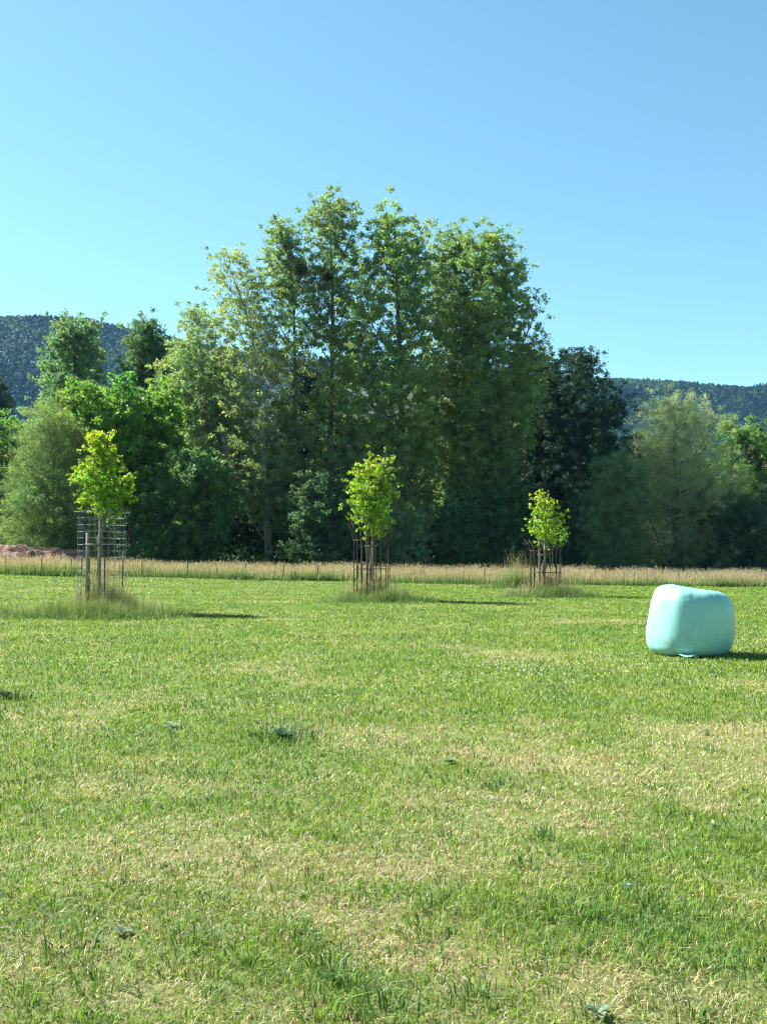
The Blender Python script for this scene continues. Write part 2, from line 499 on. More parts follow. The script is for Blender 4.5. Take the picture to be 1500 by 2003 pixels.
tree('poplar_tree', 'rounded poplar standing far left in front of the hill', 'tree', 104,
     [(140, 1090), (142, 850), (148, 606)],
     [(900, 60, 225), (800, 65, 218), (740, 78, 212), (690, 96, 204), (650, 102, 200), (622, 112, 192), (602, 130, 176)],
     42000, (0.10, 0.17, 0.065), .22, .7, 190, 1.0, .5, .5, 'leaf', 'bark', .3, LT, gap=.06)
tree('poplar_tree', 'dark green poplar between the rounded far-left poplar and the central group', 'tree', 102,
     [(303, 1090), (302, 850), (298, 700), (292, 618)],
     [(900, 225, 360), (790, 226, 342), (740, 230, 338), (690, 236, 332), (655, 246, 324), (632, 264, 314), (612, 280, 304)],
     40000, (0.07, 0.13, 0.045), .22, .7, 190, 1.0, .5, .5, 'leaf', 'bark', .3, LT, gap=.1)
tree('aspen_tree', 'pale yellow-green aspen with a thin twiggy top at the left flank of the group', 'tree', 95,
     [(425, 1090), (418, 900), (400, 740), (378, 595)],
     [(960, 350, 500), (880, 335, 505), (800, 325, 500), (730, 318, 490), (680, 325, 480), (640, 348, 470), (610, 352, 410), (590, 358, 395)],
     52000, (0.15, 0.21, 0.07), .19, .7, 230, 1.1, .5, .5, 'leaf', 'bark', .26, LT, gap=.12)
# broad-leaved trees and bushes in front
tree('maple_tree', 'bright green round maple above the caged sapling on the left', 'tree', 86,
     [(262, 1090), (258, 960), (250, 820), (245, 735)],
     [(1000, 215, 330), (930, 185, 350), (870, 150, 358), (820, 138, 357), (775, 140, 352), (750, 158, 335), (733, 190, 290)],
     46000, (0.085, 0.17, 0.022), .24, .8, 150, .6, .55, .45, 'leaf', 'bark', .3, LT, gap=.16)
tree('willow_tree', 'fine-leaved grey-green willow sloping down at the far left', 'tree', 83,
     [(105, 1090), (105, 950), (110, 770)],
     [(1078, 20, 235), (1020, -10, 225), (950, 5, 205), (890, 20, 190), (840, 45, 180), (800, 68, 165), (770, 85, 140)],
     75000, (0.10, 0.155, 0.042), .15, .42, 230, .8, .6, .6, 'leaf', 'bark', .22, LT, colvar=.2)
tree('hazel_bush', 'light green bush cut off by the left edge of the picture', 'bush', 92,
     [(0, 1090), (0, 950), (5, 790)],
     [(1060, -110, 60), (980, -110, 58), (900, -100, 62), (850, -90, 62), (810, -70, 50), (786, -30, 25)],
     36000, (0.10, 0.19, 0.045), .2, .7, 130, .7, .5, .5, 'leaf', 'bark', .2, LT)
tree('hazel_bush', 'leafy green bush under the aspen beside a dark hollow', 'bush', 81,
     [(345, 1092), (350, 1000), (365, 870)],
     [(1085, 255, 420), (1040, 262, 425), (990, 268, 470), (940, 290, 480), (900, 315, 470), (868, 340, 420)],
     36000, (0.06, 0.12, 0.03), .2, .75, 150, .5, .45, .5, 'leaf', 'bark', .16, LT, gap=.2)
tree('hazel_bush', 'low dark green bush at the feet of the mistletoe poplar', 'bush', 84,
     [(610, 1092), (612, 1020), (620, 920)],
     [(1088, 560, 690), (1040, 560, 700), (990, 575, 700), (950, 585, 680), (915, 600, 655)],
     20000, (0.05, 0.10, 0.035), .2, .75, 110, .5, .45, .5, 'leaf', 'bark', .14, LT, gap=.2)
tree('white_poplar_bush', 'silvery-leaved low bush right behind the middle sapling', 'bush', 85,
     [(775, 1092), (775, 1040), (780, 980)],
     [(1085, 725, 850), (1050, 725, 850), (1015, 730, 840), (975, 745, 810)],
     8000, (0.13, 0.19, 0.07), .2, .75, 80, .5, .4, .6, 'leaf', 'bark', .1, LT, gap=.3)
tree('alder_tree', 'very dark alder with a rounded crown right of the poplars', 'tree', 97,
     [(1110, 1092), (1110, 900), (1105, 668)],
     [(1098, 1000, 1170), (1040, 985, 1180), (980, 980, 1215), (900, 985, 1238), (840, 1000, 1238), (780, 1015, 1222), (730, 1000, 1195), (700, 1020, 1180), (680, 1040, 1150), (666, 1090, 1115)],
     105000, (0.022, 0.050, 0.020), .17, .75, 330, .6, .5, .5, 'dark_leaf', 'bark', .34, LT, gap=.06)
tree('willow_tree', 'tall pale grey-green willow with a domed top behind the wrapped bale', 'tree', 86,
     [(1318, 1095), (1318, 960), (1322, 757)],
     [(1105, 1215, 1450), (1050, 1210, 1460), (980, 1200, 1480), (920, 1215, 1470), (870, 1230, 1440), (830, 1248, 1410), (790, 1256, 1394), (768, 1272, 1378), (754, 1300, 1345)],
     105000, (0.18, 0.225, 0.095), .14, .4, 330, .9, .6, .6, 'leaf', 'bark', .28, LT, colvar=.2)
tree('willow_bush', 'drooping grey-green willow bush between the dark alder and the domed willow', 'bush', 82,
     [(1205, 1096), (1205, 1000), (1210, 868)],
     [(1100, 1155, 1262), (1050, 1138, 1270), (1000, 1133, 1275), (950, 1145, 1280), (905, 1168, 1265), (865, 1195, 1240)],
     38000, (0.105, 0.165, 0.06), .15, .42, 150, .7, .5, .6, 'leaf', 'bark', .16, LT, colvar=.2)
tree('maple_tree', 'bright green topped tree cut off by the right edge of the picture', 'tree', 94,
     [(1482, 1095), (1480, 960), (1470, 815)],
     [(1080, 1400, 1600), (1020, 1395, 1610), (940, 1395, 1610), (880, 1402, 1600), (845, 1405, 1580), (825, 1415, 1540), (812, 1440, 1500)],
     60000, (0.07, 0.145, 0.03), .22, .75, 170, .5, .55, .5, 'leaf', 'bark', .3, LT, gap=.12)
tree('hazel_bush', 'dark low bush at the right edge behind the pale grass strip', 'bush', 84,
     [(1430, 1098), (1430, 1050), (1440, 960)],
     [(1104, 1350, 1530), (1060, 1345, 1530), (1010, 1360, 1530), (960, 1390, 1500)],
     24000, (0.045, 0.085, 0.035), .2, .7, 110, .5, .45, .5, 'leaf', 'bark', .15, LT, gap=.25)
# second row: dark dense trees filling the gaps under the poplars
BACK = 'second row of dark trees'
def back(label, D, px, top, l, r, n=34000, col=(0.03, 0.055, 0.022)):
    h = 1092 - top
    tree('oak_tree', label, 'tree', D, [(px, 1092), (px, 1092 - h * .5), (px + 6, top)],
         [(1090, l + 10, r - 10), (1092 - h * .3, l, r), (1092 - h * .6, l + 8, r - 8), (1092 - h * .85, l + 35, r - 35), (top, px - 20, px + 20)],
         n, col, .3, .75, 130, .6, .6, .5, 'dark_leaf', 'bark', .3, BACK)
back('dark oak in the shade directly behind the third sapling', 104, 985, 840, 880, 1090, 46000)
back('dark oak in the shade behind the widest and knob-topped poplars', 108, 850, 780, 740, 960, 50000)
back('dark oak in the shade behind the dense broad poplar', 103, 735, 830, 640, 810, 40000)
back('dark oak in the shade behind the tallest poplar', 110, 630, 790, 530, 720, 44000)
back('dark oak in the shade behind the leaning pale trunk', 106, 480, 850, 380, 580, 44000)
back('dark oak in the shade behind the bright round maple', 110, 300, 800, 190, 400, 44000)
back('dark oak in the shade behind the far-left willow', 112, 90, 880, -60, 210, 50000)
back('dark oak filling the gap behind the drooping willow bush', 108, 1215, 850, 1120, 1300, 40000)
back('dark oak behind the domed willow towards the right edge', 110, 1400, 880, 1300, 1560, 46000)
tree('spruce_tree', 'small dark spruce on the slope at the left edge under the hill', 'tree', 190,
     [(-12, 1088), (-12, 900), (-12, 732)],
     [(900, -60, 30), (820, -50, 22), (775, -42, 18), (750, -30, 8), (732, -16, -8)],
     26000, (0.03, 0.06, 0.03), .4, .6, 140, .3, .7, .5, 'dark_leaf', 'bark', .4, None)

tree('alder_tree', 'dark alder leaning into the right shoulder of the poplars', 'tree', 99,
     [(1045, 1092), (1045, 900), (1050, 676)],
     [(1090, 985, 1110), (980, 975, 1125), (880, 975, 1130), (790, 985, 1125), (730, 1000, 1110), (695, 1015, 1095), (676, 1030, 1070)],
     52000, (0.03, 0.062, 0.022), .18, .75, 220, .6, .5, .5, 'dark_leaf', 'bark', .3, LT, gap=.04)
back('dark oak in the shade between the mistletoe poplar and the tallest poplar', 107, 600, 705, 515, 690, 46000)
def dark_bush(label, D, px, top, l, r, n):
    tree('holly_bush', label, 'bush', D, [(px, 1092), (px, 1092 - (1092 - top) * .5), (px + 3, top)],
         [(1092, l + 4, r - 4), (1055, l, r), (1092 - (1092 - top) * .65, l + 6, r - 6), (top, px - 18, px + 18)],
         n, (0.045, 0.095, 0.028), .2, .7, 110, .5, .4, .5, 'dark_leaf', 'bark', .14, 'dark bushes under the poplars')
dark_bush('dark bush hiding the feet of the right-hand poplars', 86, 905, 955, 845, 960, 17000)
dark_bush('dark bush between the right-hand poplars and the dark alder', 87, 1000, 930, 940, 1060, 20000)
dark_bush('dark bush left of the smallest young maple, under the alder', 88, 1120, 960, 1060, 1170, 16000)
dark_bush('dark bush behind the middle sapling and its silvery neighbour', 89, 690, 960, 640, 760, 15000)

# low undergrowth along the edge of the wood
def undergrowth():
    n = 900
    x = rng.uniform(-48, 46, n); y = rng.uniform(86, 108, n)
    px = 750 + x / y * F
    hollow = ((px > 1245) & (px < 1285)) | ((px > 840) & (px < 862))
    x, y = x[~hollow], y[~hollow]; n = len(x)
    h = rng.uniform(.8, 2.6, n) * (.6 + fbm(x / 6, y / 6, 5, 2))
    K = 95
    c = np.stack([x, y, gz(x, y) + h * .5], -1)[:, None, :] + rng.normal(0, 1, (n, K, 3)) * np.stack([np.full(n, .8), np.full(n, .8), h * .33], -1)[:, None, :]
    c = c.reshape(-1, 3)
    v, f = leaf_faces(c, rng.uniform(.14, .34, len(c)), .7, .1)
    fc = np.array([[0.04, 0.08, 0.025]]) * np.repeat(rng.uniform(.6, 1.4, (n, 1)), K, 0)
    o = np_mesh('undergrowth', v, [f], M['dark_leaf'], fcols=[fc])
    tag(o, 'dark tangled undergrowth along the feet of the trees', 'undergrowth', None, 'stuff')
undergrowth()

# mistletoe balls
def mistletoe(px, py, D, r, label):
    c = W(px, py, D)
    mb = MB()
    for _ in range(46):
        d = rng.normal(size=3); d /= np.linalg.norm(d)
        mb.tube([c, c + d * r * .5 + rng.normal(0, .03, 3), c + d * r * .92], [.02, .012, .006], 4, False)
    o = mb.build('mistletoe', M['bark'], None, tuple(c))
    n = 4200
    d = rng.normal(size=(n, 3)); d /= np.linalg.norm(d, axis=1)[:, None]
    lump = .75 + .6 * vnoise(d[:, 0] * 3 + 7, d[:, 2] * 3 + d[:, 1] * 2, int(px))[:, None]
    p = c + d * r * rng.uniform(.2, 1.15, (n, 1)) ** .6 * lump
    v, f = leaf_faces(p, rng.uniform(.07, .14, n), .4)
    np_mesh('leaves', v, [f], M['dark_leaf'], o, tuple(c), [np.array([[0.03, 0.05, 0.018]]) * rng.uniform(.6, 1.3, (n, 1))])
    tag(o, label, 'mistletoe', 'mistletoe balls in the poplars')
mistletoe(586, 524, 86.5, .66, 'larger dark mistletoe ball standing clear against the sky')
mistletoe(640, 541, 86.6, .46, 'smaller mistletoe ball beside the trunk of the tallest poplar')

# ---------------------------------------------------------------- earth bank and fence at the far side
def bank():
    n1, n2 = 150, 24
    D = 78.5
    x0 = W(-330, 1085, D)[0]; x1 = W(178, 1085, D)[0]
    xs = np.linspace(x0, x1, n1); ys = np.linspace(-2.6, 2.6, n2)
    X, Yl = np.meshgrid(xs, ys)
    prof = np.clip(np.cos(Yl / 2.6 * math.pi / 2), 0, 1) ** .7
    px = 750 + X / D * F
    topz = EYE + (1085 - np.interp(px, [-330, 0, 40, 100, 150, 178], [1062, 1064, 1067, 1072, 1076, 1090])) / F * D
    g = gz(X, D + Yl)
    Z = g - .05 + (topz - g + .05) * prof
    Z += (fbm(X * 1.8, Yl * 1.8, 40, 4) - .5) * .75 * prof
    v = np.stack([X, D + Yl, Z], -1).reshape(-1, 3)
    i = np.arange(n2 - 1)[:, None] * n1 + np.arange(n1 - 1)[None, :]
    f = np.stack([i, i + 1, i + n1 + 1, i + n1], -1).reshape(-1, 4)
    o = np_mesh('earth_bank', v, [f], M['soil'], None, (float((x0 + x1) / 2), D, float(g.mean())))
    tag(o, 'reddish brown bank of bare earth at the left behind the tall grass', 'earth bank')
bank()

def fence():
    D = 59.6
    posts = [(-60, 1084, 0), (12, 1085, .3), (82, 1086, -.5), (140, 1088, 0), (205, 1089, 0), (278, 1091, 0), (367, 1092, 0), (422, 1098, -14), (480, 1095, 0), (555, 1101, 3), (622, 1100, 0), (700, 1102, 0), (762, 1104, -2),
             (828, 1107, 0), (873, 1106, 0), (907, 1109, 1), (947, 1109, 0), (1020, 1111, 0), (1092, 1112, 0), (1163, 1114, 0), (1240, 1116, 1), (1326, 1117, 0), (1410, 1118, 0), (1495, 1119, 0), (1570, 1120, 0)]
    o = empty('wire_fence', (0, D, 0), 'low wire fence of thin weathered posts half hidden in the tall pale grass', 'fence')
    tops = []
    for px, ty, lean in posts:
        ty += 3 + rng.uniform(-1, 3)
        t = W(px, ty, D)
        g = float(gz(t[0], D))
        h = t[2] - g
        b = np.array([t[0] - math.tan(R(-lean)) * h * -1, D, g - .2])
        mb = MB()
        r = rng.uniform(.032, .05)
        mb.tube([b, (b + t) / 2 + rng.normal(0, .006, 3), t], [r * 1.1, r, r * .9], 8)
        mb.build('post', M['old_wood'], o, (0, D, 0))
        tops.append((b, t))
    mb = MB()
    for k in (.62, .92):
        for a, b in zip(tops[:-1], tops[1:]):
            p = a[0] + (a[1] - a[0]) * k; q = b[0] + (b[1] - b[0]) * k
            p = p + np.array([0, -.05, 0]); q = q + np.array([0, -.05, 0])
            mb.tube([p, (p + q) / 2 - np.array([0, 0, .03]), q], .0035, 4, False)
    mb.build('wire', M['wire'], o, (0, D, 0))
fence()

# ---------------------------------------------------------------- saplings with their guards
SAP = [(200, 29.0), (726, 36.0), (1066, 41.0)]
def sap_xy(k):
    px, D = SAP[k]
    x = (px - 750) / F * D
    return np.array([x, D, float(gz(x, D))])
G1, G2 = 'young trees planted in a row on the meadow', 'tree guards round the young trees'
YC = (0.205, 0.345, 0.045)
OC = (0.40, 0.38, 0.06)
tree('young_maple', 'tallest young maple, pointed yellow-green crown above a square wire mesh cage', 'young tree', 29.0,
     [(200, 1195), (200, 1000), (197, 836)],
     [(1004, 178, 222), (985, 162, 240), (950, 150, 258), (922, 136, 264), (905, 150, 250), (890, 166, 232), (865, 168, 222), (845, 170, 214), (830, 176, 205)],
     11500, YC, .066, .85, 120, .8, .085, .5, 'young_leaf', 'bark', .034, G1, edge=(.2, 1.02), limbs=.7, tipcol=OC, colvar=.22)
tree('young_maple', 'middle young maple with its crown leaning up to the right', 'young tree', 36.0,
     [(726, 1180), (726, 1030), (745, 950), (755, 876)],
     [(1042, 712, 742), (1015, 690, 762), (985, 678, 772), (955, 672, 778), (925, 676, 778), (905, 700, 776), (885, 735, 775), (872, 745, 768)],
     10000, (0.185, 0.32, 0.045), .074, .85, 110, .8, .10, .5, 'young_leaf', 'bark', .034, G1, edge=(.2, 1.02), limbs=.7, tipcol=(0.36, 0.36, 0.06), colvar=.22)
tree('young_maple', 'smallest young maple, uneven bright crown before the dark alder', 'young tree', 41.0,
     [(1066, 1170), (1066, 1050), (1066, 962)],
     [(1062, 1056, 1082), (1045, 1046, 1108), (1022, 1032, 1104), (1000, 1034, 1104), (982, 1038, 1082), (970, 1046, 1076), (958, 1060, 1070)],
     3200, YC, .084, .85, 75, .8, .10, .5, 'young_leaf', 'bark', .032, G1, edge=(.2, 1.04), limbs=.7, tipcol=OC, colvar=.22)

def mesh_cage():
    c = sap_xy(0)
    o = empty('tree_guard', tuple(c), 'tall square wire mesh cage round the tallest young maple', 'tree guard', G2)
    r = .66; H = 2.9; n = 22
    org = tuple(c)
    mb = MB()
    for k in range(n):
        a = 2 * math.pi * k / n + .1
        d = np.array([math.cos(a), math.sin(a), 0])
        p = [c + d * r, c + d * r + [0, 0, H * .5], c + d * r + [0, 0, H * .9], c + d * (r + .10 + .10 * rng.random()) + [0, 0, H + .12 * rng.random()]]
        mb.tube(p, .0042, 4, False)
    for z in np.arange(.25, H * 1.02, .185):
        rr = r + (max(0, z - H * .9) / (H * .1)) * .14
        a = np.linspace(0, 2 * math.pi, 33)
        wob = rng.uniform(-.015, .015)
        mb.tube(np.stack([c[0] + rr * np.cos(a), c[1] + rr * np.sin(a), np.full(33, c[2] + z) + wob * np.sin(a * 2)], -1), .004, 4, False)
    mb.build('wire_mesh', M['wire'], o, org)
    for px, ty, dy in ((206, 1082, -.62), (241, 1080, .25), (160, 1088, .3)):
        t = W(px, ty, c[1] + dy)
        mb = MB(); mb.tube([[t[0], c[1] + dy, c[2] - .1], t], .018, 6)
        mb.build('iron_rod', M['rust'], o, org)
    st = empty('support_stake', org, 'pair of stakes joined by a crossbar inside the wire mesh cage', 'stake', 'support stakes of the young trees')
    t = W(173.5, 1042, 28.6); mb = MB()
    mb.tube([[t[0], 28.6, c[2] - .1], [t[0], 28.6, 1.2], [t[0] - .01, 28.6, t[2]]], [.062, .06, .058], 10); mb.build('post', M['pale_wood'], st, org)
    t2 = W(196, 1008, 28.6); mb = MB()
    mb.tube([[t2[0], 28.6, c[2] - .1], [t2[0] + .01, 28.6, 1.2], [t2[0], 28.6, t2[2]]], [.028, .026, .024], 8); mb.build('post', M['pale_wood'], st, org)
    zb = W(180, 1066, 28.55)[2]
    mb = MB(); mb.box([(t[0] + t2[0]) / 2, 28.515, zb], [(t2[0] - t[0]) / 2 + .06, .014, .04]); mb.build('crossbar', M['pale_wood'], st, org, False)
mesh_cage()

def bar_guard(k, label, label2, r, ring_y, top_y, flare, nb, stakes, cross_y):
    c = sap_xy(k); px, D = SAP[k]; org = tuple(c)
    o = empty('tree_guard', org, label, 'tree guard', G2)
    zr = W(px, ring_y, D)[2]; zt = W(px, top_y, D)[2]
    for j in range(nb):
        a = 2 * math.pi * (j + .5) / nb + rng.uniform(-.06, .06)
        d = np.array([math.cos(a), math.sin(a), 0])
        p = [c + d * r * .99 + [0, 0, -.05], c + d * r + [0, 0, (zr - c[2]) * .5], np.array([*(c + d * r)[:2], zr]),
             np.array([*(c + d * (r + flare * .35))[:2], zr + (zt - zr) * .5]), np.array([*(c + d * (r + flare * rng.uniform(.7, 1.1)))[:2], zt + rng.uniform(-.12, .06)])]
        mb = MB(); mb.tube(p, [.019, .018, .017, .013, .008], 6)
        mb.build('bar', M['rust'], o, org)
    for z in (zr, c[2] + (zr - c[2]) * .52, c[2] + .35):
        a = np.linspace(0, 2 * math.pi, 33)
        mb = MB(); mb.tube(np.stack([c[0] + (r + .018) * np.cos(a), c[1] + (r + .018) * np.sin(a), np.full(33, z)], -1), .012, 6, False)
        mb.build('ring', M['rust'], o, org)
    st = empty('support_stake', org, label2, 'stake', 'support stakes of the young trees')
    xs = []
    for spx, sty in stakes:
        t = W(spx, sty, D - .25); xs.append(t[0])
        mb = MB(); mb.tube([[t[0], D - .25, c[2] - .1], [t[0], D - .25, 1.0], t], [.032, .031, .03], 8)
        mb.build('post', M['pale_wood'], st, org)
    zc = W(px, cross_y, D - .28)[2]
    mb = MB(); mb.box([sum(xs) / 2 + .06, D - .296, zc], [abs(xs[1] - xs[0]) / 2 + .14, .013, .03]); mb.build('crossbar', M['pale_wood'], st, org, False)
bar_guard(1, 'round guard of dark upright bars round the middle young maple', 'pair of pale stakes with a crossbar inside the middle bar guard', .61, 1057, 1018, .24, 16, [(718, 1045), (728, 1035)], 1068)
bar_guard(2, 'round guard of thin rusty bars with splayed tips round the smallest young maple', 'pair of pale stakes with a crossbar inside the guard of the smallest maple', .60, 1077, 1056, .34, 16, [(1054, 1052), (1065, 1050)], 1085)

# ---------------------------------------------------------------- the wrapped bale
def film_mat():
    m, nt, out = new_mat('stretch_film')
    tc = nt.nodes.new('ShaderNodeTexCoord')
    mp = nt.nodes.new('ShaderNodeMapping'); mp.inputs['Scale'].default_value = (16, 16, 1.2); mp.inputs['Rotation'].default_value = (0, R(14), 0)
    nt.links.new(tc.outputs['Object'], mp.inputs[0])
    n = nt.nodes.new('ShaderNodeTexNoise'); n.inputs['Scale'].default_value = 2.2; n.inputs['Detail'].default_value = 6
    nt.links.new(mp.outputs[0], n.inputs[0])
    r = nt.nodes.new('ShaderNodeValToRGB')
    r.color_ramp.elements[0].position = .3; r.color_ramp.elements[0].color = (0.20, 0.45, 0.43, 1)
    r.color_ramp.elements[1].position = .7; r.color_ramp.elements[1].color = (0.24, 0.50, 0.475, 1)
    nt.links.new(n.outputs[0], r.inputs[0])
    p = nt.nodes.new('ShaderNodeBsdfPrincipled')
    # dust and splashes of soil, more of them low down
    dn = nt.nodes.new('ShaderNodeTexNoise'); dn.inputs['Scale'].default_value = 7; dn.inputs['Detail'].default_value = 9; dn.inputs['Roughness'].default_value = .7
    nt.links.new(tc.outputs['Object'], dn.inputs[0])
    sx = nt.nodes.new('ShaderNodeSeparateXYZ'); nt.links.new(tc.outputs['Object'], sx.inputs[0])
    low = nt.nodes.new('ShaderNodeMapRange'); low.inputs[1].default_value = 0.02; low.inputs[2].default_value = .5; low.inputs[3].default_value = .17; low.inputs[4].default_value = 0.0
    nt.links.new(sx.outputs[2], low.inputs[0])
    ad = nt.nodes.new('ShaderNodeMath'); ad.operation = 'ADD'
    nt.links.new(dn.outputs[0], ad.inputs[0]); nt.links.new(low.outputs[0], ad.inputs[1])
    dr = nt.nodes.new('ShaderNodeMapRange'); dr.inputs[1].default_value = .60; dr.inputs[2].default_value = .80; dr.inputs[3].default_value = 0; dr.inputs[4].default_value = .5
    nt.links.new(ad.outputs[0], dr.inputs[0])
    dm = nt.nodes.new('ShaderNodeMix'); dm.data_type = 'RGBA'; dm.inputs[7].default_value = (0.20, 0.21, 0.13, 1)
    nt.links.new(dr.outputs[0], dm.inputs[0]); nt.links.new(r.outputs[0], dm.inputs[6])
    nt.links.new(dm.outputs[2], p.inputs['Base Color'])
    p.inputs['Roughness'].default_value = .32
    p.inputs['Specular IOR Level'].default_value = .5
    b = nt.nodes.new('ShaderNodeBump'); b.inputs['Strength'].default_value = .14; b.inputs['Distance'].default_value = .02
    nt.links.new(n.outputs[0], b.inputs['Height']); nt.links.new(b.outputs[0], p.inputs['Normal'])
    nt.links.new(p.outputs[0], out.inputs[0])
    return m
M['film'] = film_mat()

def bale():
    D = 16.3
    c = W(1349, 1285, D); c[2] = float(gz(c[0], D))
    sc = D / F
    Rb = 82 * sc; H = 1.06
    nt_, nv = 220, 90
    th = np.linspace(0, 2 * math.pi, nt_, endpoint=False)
    u_ = np.linspace(-1, 1, nv); s = .5 + .5 * np.sign(u_) * (1 - (1 - np.abs(u_)) ** 2.6)
    # profile: bottom centre -> side -> top centre as a rounded shape
    ang = (s - .5) * math.pi
    e = .33
    pr = np.sign(np.cos(ang)) * np.abs(np.cos(ang)) ** e
    pz = np.sign(np.sin(ang)) * np.abs(np.sin(ang)) ** .42
    T, A = np.meshgrid(th, s)
    PR = pr[:, None] * np.ones_like(T); PZ = pz[:, None] * np.ones_like(T)
    bulge = 1 + .035 * np.cos(PZ * 1.7 + .4)
    wr = (vnoise(T / (2 * math.pi) * 40 + PZ * 2.5, PZ * 1.2, 61) - .5) * .009 + (vnoise(T / (2 * math.pi) * 95 + PZ * 5, PZ * 2, 62) - .5) * .002
    wr[:, :] *= np.clip(PR * 1.2, 0, 1)
    band = ((PZ * .9 + T / (2 * math.pi) * .45 + .1 * np.sin(T)) / .42 % 1.0) * .006 + ((PZ * .9 - T / (2 * math.pi) * .45) / .55 % 1.0) * .004
    wr = wr + band * np.clip(PR, 0, 1)
    pleat = np.exp(-((PZ - .86) / .16) ** 2) * (vnoise(T / (2 * math.pi) * 34, T * 0, 64) - .5) * .05
    lump = (vnoise(np.cos(T) * 1.6 + 5, np.sin(T) * 1.6 + PZ, 63) - .5) * .06 + (vnoise(np.cos(T) * 5 + 9, np.sin(T) * 5 + PZ * 2, 67) - .5) * .012
    rr = Rb * PR * (bulge * .965 + wr + lump + pleat)
    X = rr * np.cos(T); Y = rr * np.sin(T)
    Z = H / 2 + H / 2 * PZ
    # soft sagging top, higher at the left, the whole bale leaning to the right
    topw = sstep(.3, 1, PZ)
    Z = Z + topw * (-X / Rb * .095 + .02 * PR * np.cos(T * 2 + 1)) - topw * .05 * sstep(.5, 1, X / Rb)
    Z = Z + topw * .02 * (vnoise(X * 6, Y * 6, 66) - .5)
    X = (X * (1 - .06 * np.abs(Z / H - .35)) + .10 * (Z / H - .5) + .02)
    v = np.stack([X + c[0], Y + c[1], Z + c[2] - .015], -1).reshape(-1, 3)
    j = np.arange(nt_); i = np.arange(nv - 1)
    I, J = np.meshgrid(i, j, indexing='ij'); J2 = (J + 1) % nt_
    f = np.stack([I * nt_ + J, I * nt_ + J2, (I + 1) * nt_ + J2, (I + 1) * nt_ + J], -1).reshape(-1, 4)
    o = np_mesh('wrapped_bale', v, [f], M['film'], None, tuple(c), None, True)
    tag(o, 'round silage bale wrapped in pale turquoise plastic film on the mown grass', 'hay bale')
    # loose end of the film lying in the grass
    n1, n2 = 26, 10
    p0 = W(1331, 1288, D - Rb - .03)
    uu, vv = np.meshgrid(np.linspace(0, 1, n1), np.linspace(0, 1, n2))
    X = p0[0] + uu * .27; Y = D - Rb + .10 - vv * .16 + .02 * np.sin(uu * 9)
    Z = gz(X, Y) + .06 + .006 * np.sin(uu * 9 + vv * 2) - vv * .02
    v = np.stack([X, Y, Z], -1).reshape(-1, 3)
    i = np.arange(n2 - 1)[:, None] * n1 + np.arange(n1 - 1)[None, :]
    f = np.stack([i, i + 1, i + n1 + 1, i + n1], -1).reshape(-1, 4)
    np_mesh('film_tail', v, [f], M['film'], o, tuple(c), None, True)
    return c, Rb
bale_c, bale_r = bale()

# ---------------------------------------------------------------- grass
def px_of(x, y, z=0.0):
    d = np.stack([x, y, z - EYE], -1)
    cz = d[..., 1] * math.cos(PITCH) + d[..., 2] * math.sin(PITCH)
    cy = -d[..., 1] * math.sin(PITCH) + d[..., 2] * math.cos(PITCH)
    return 750 + d[..., 0] / cz * F, 1001.5 - cy / cz * F

# dry and lush patches as they lie on the meadow: centre seen at (px, py), half sizes in metres, strength
def gp(px, py):
    d = ray(px, py); t = -EYE / d[2]
    return d[0] * t, d[1] * t
PATCH = [(540, 1312, 1.6, 1.0, .9), (620, 1255, 2.0, 1.2, .35), (170, 1345, .9, .6, .6), (300, 1340, 1.1, .6, .5), (1400, 1440, 1.0, .55, .9), (1250, 1520, .9, .5, .6), (1000, 1590, .55, .45, 1.1),
         (1450, 1500, .7, .5, .7), (850, 1600, .5, .35, .5), (560, 1660, .5, .35, .8), (200, 1540, .8, .3, .7), (750, 1430, 1.3, .5, .45), (880, 1250, 1.6, 1.0, .4), (330, 1650, .5, .3, .5), (80, 1420, .9, .5, .35),
         (1100, 1570, .5, .35, .6), (1330, 1580, .5, .3, .4), (260, 1720, .35, .25, .6), (640, 1790, .3, .2, .7), (800, 1870, .3, .18, .9), (560, 1960, .25, .16, .8), (1250, 1940, .3, .18, .9), (1450, 1750, .35, .3, .6),
         (60, 1880, .2, .2, .7), (300, 1950, .25, .15, .9), (740, 1700, .5, .3, .7), (1050, 1700, .4, .2, .6), (520, 1450, .8, .5, .3),
         (850, 1330, 2.6, 1.5, -.7), (1150, 1375, 1.6, .8, -.8), (60, 1510, .9, .45, -.9), (200, 1270, 2.0, 1.4, -.6), (480, 1560, .7, .5, -.45), (1440, 1640, .35, .28, -.8), (1130, 1780, .4, .22, -.8), (1200, 1750, .3, .25, -.6),
         (420, 1400, 1.5, .6, -.5), (700, 1940, .22, .2, -.9), (150, 1900, .3, .25, -.5), (950, 1830, .35, .2, -.5), (1290, 1300, 1.6, 1.0, -.5), (560, 1850, .3, .2, -.5), (900, 1980, .25, .15, -.6), (1380, 1370, 1.0, .5, -.4)]
def dryness(x, y):
    d = fbm(x / 1.5, y / 1.5, 21, 5) * 1.15 + fbm(x / .35, y / .35, 27, 3) * .45 - .80
    d = d - .05 * sstep(5, 8, y) - .17 * sstep(8, 15, y) - .05 * sstep(20, 40, y)
    d = d + .10 * (1 - sstep(4.5, 8, y)) - .04
    for px, py, a, b, s in PATCH:
        if s < 0 and py > 1450: s = s * .5
        if s > 0 and py < 1350: s = s * .45
        cx, cy = gp(px, py)
        q = np.exp(-(((x - cx) / a) ** 2 + ((y - cy) / b) ** 2))
        d = d + .34 * s * q
    return d

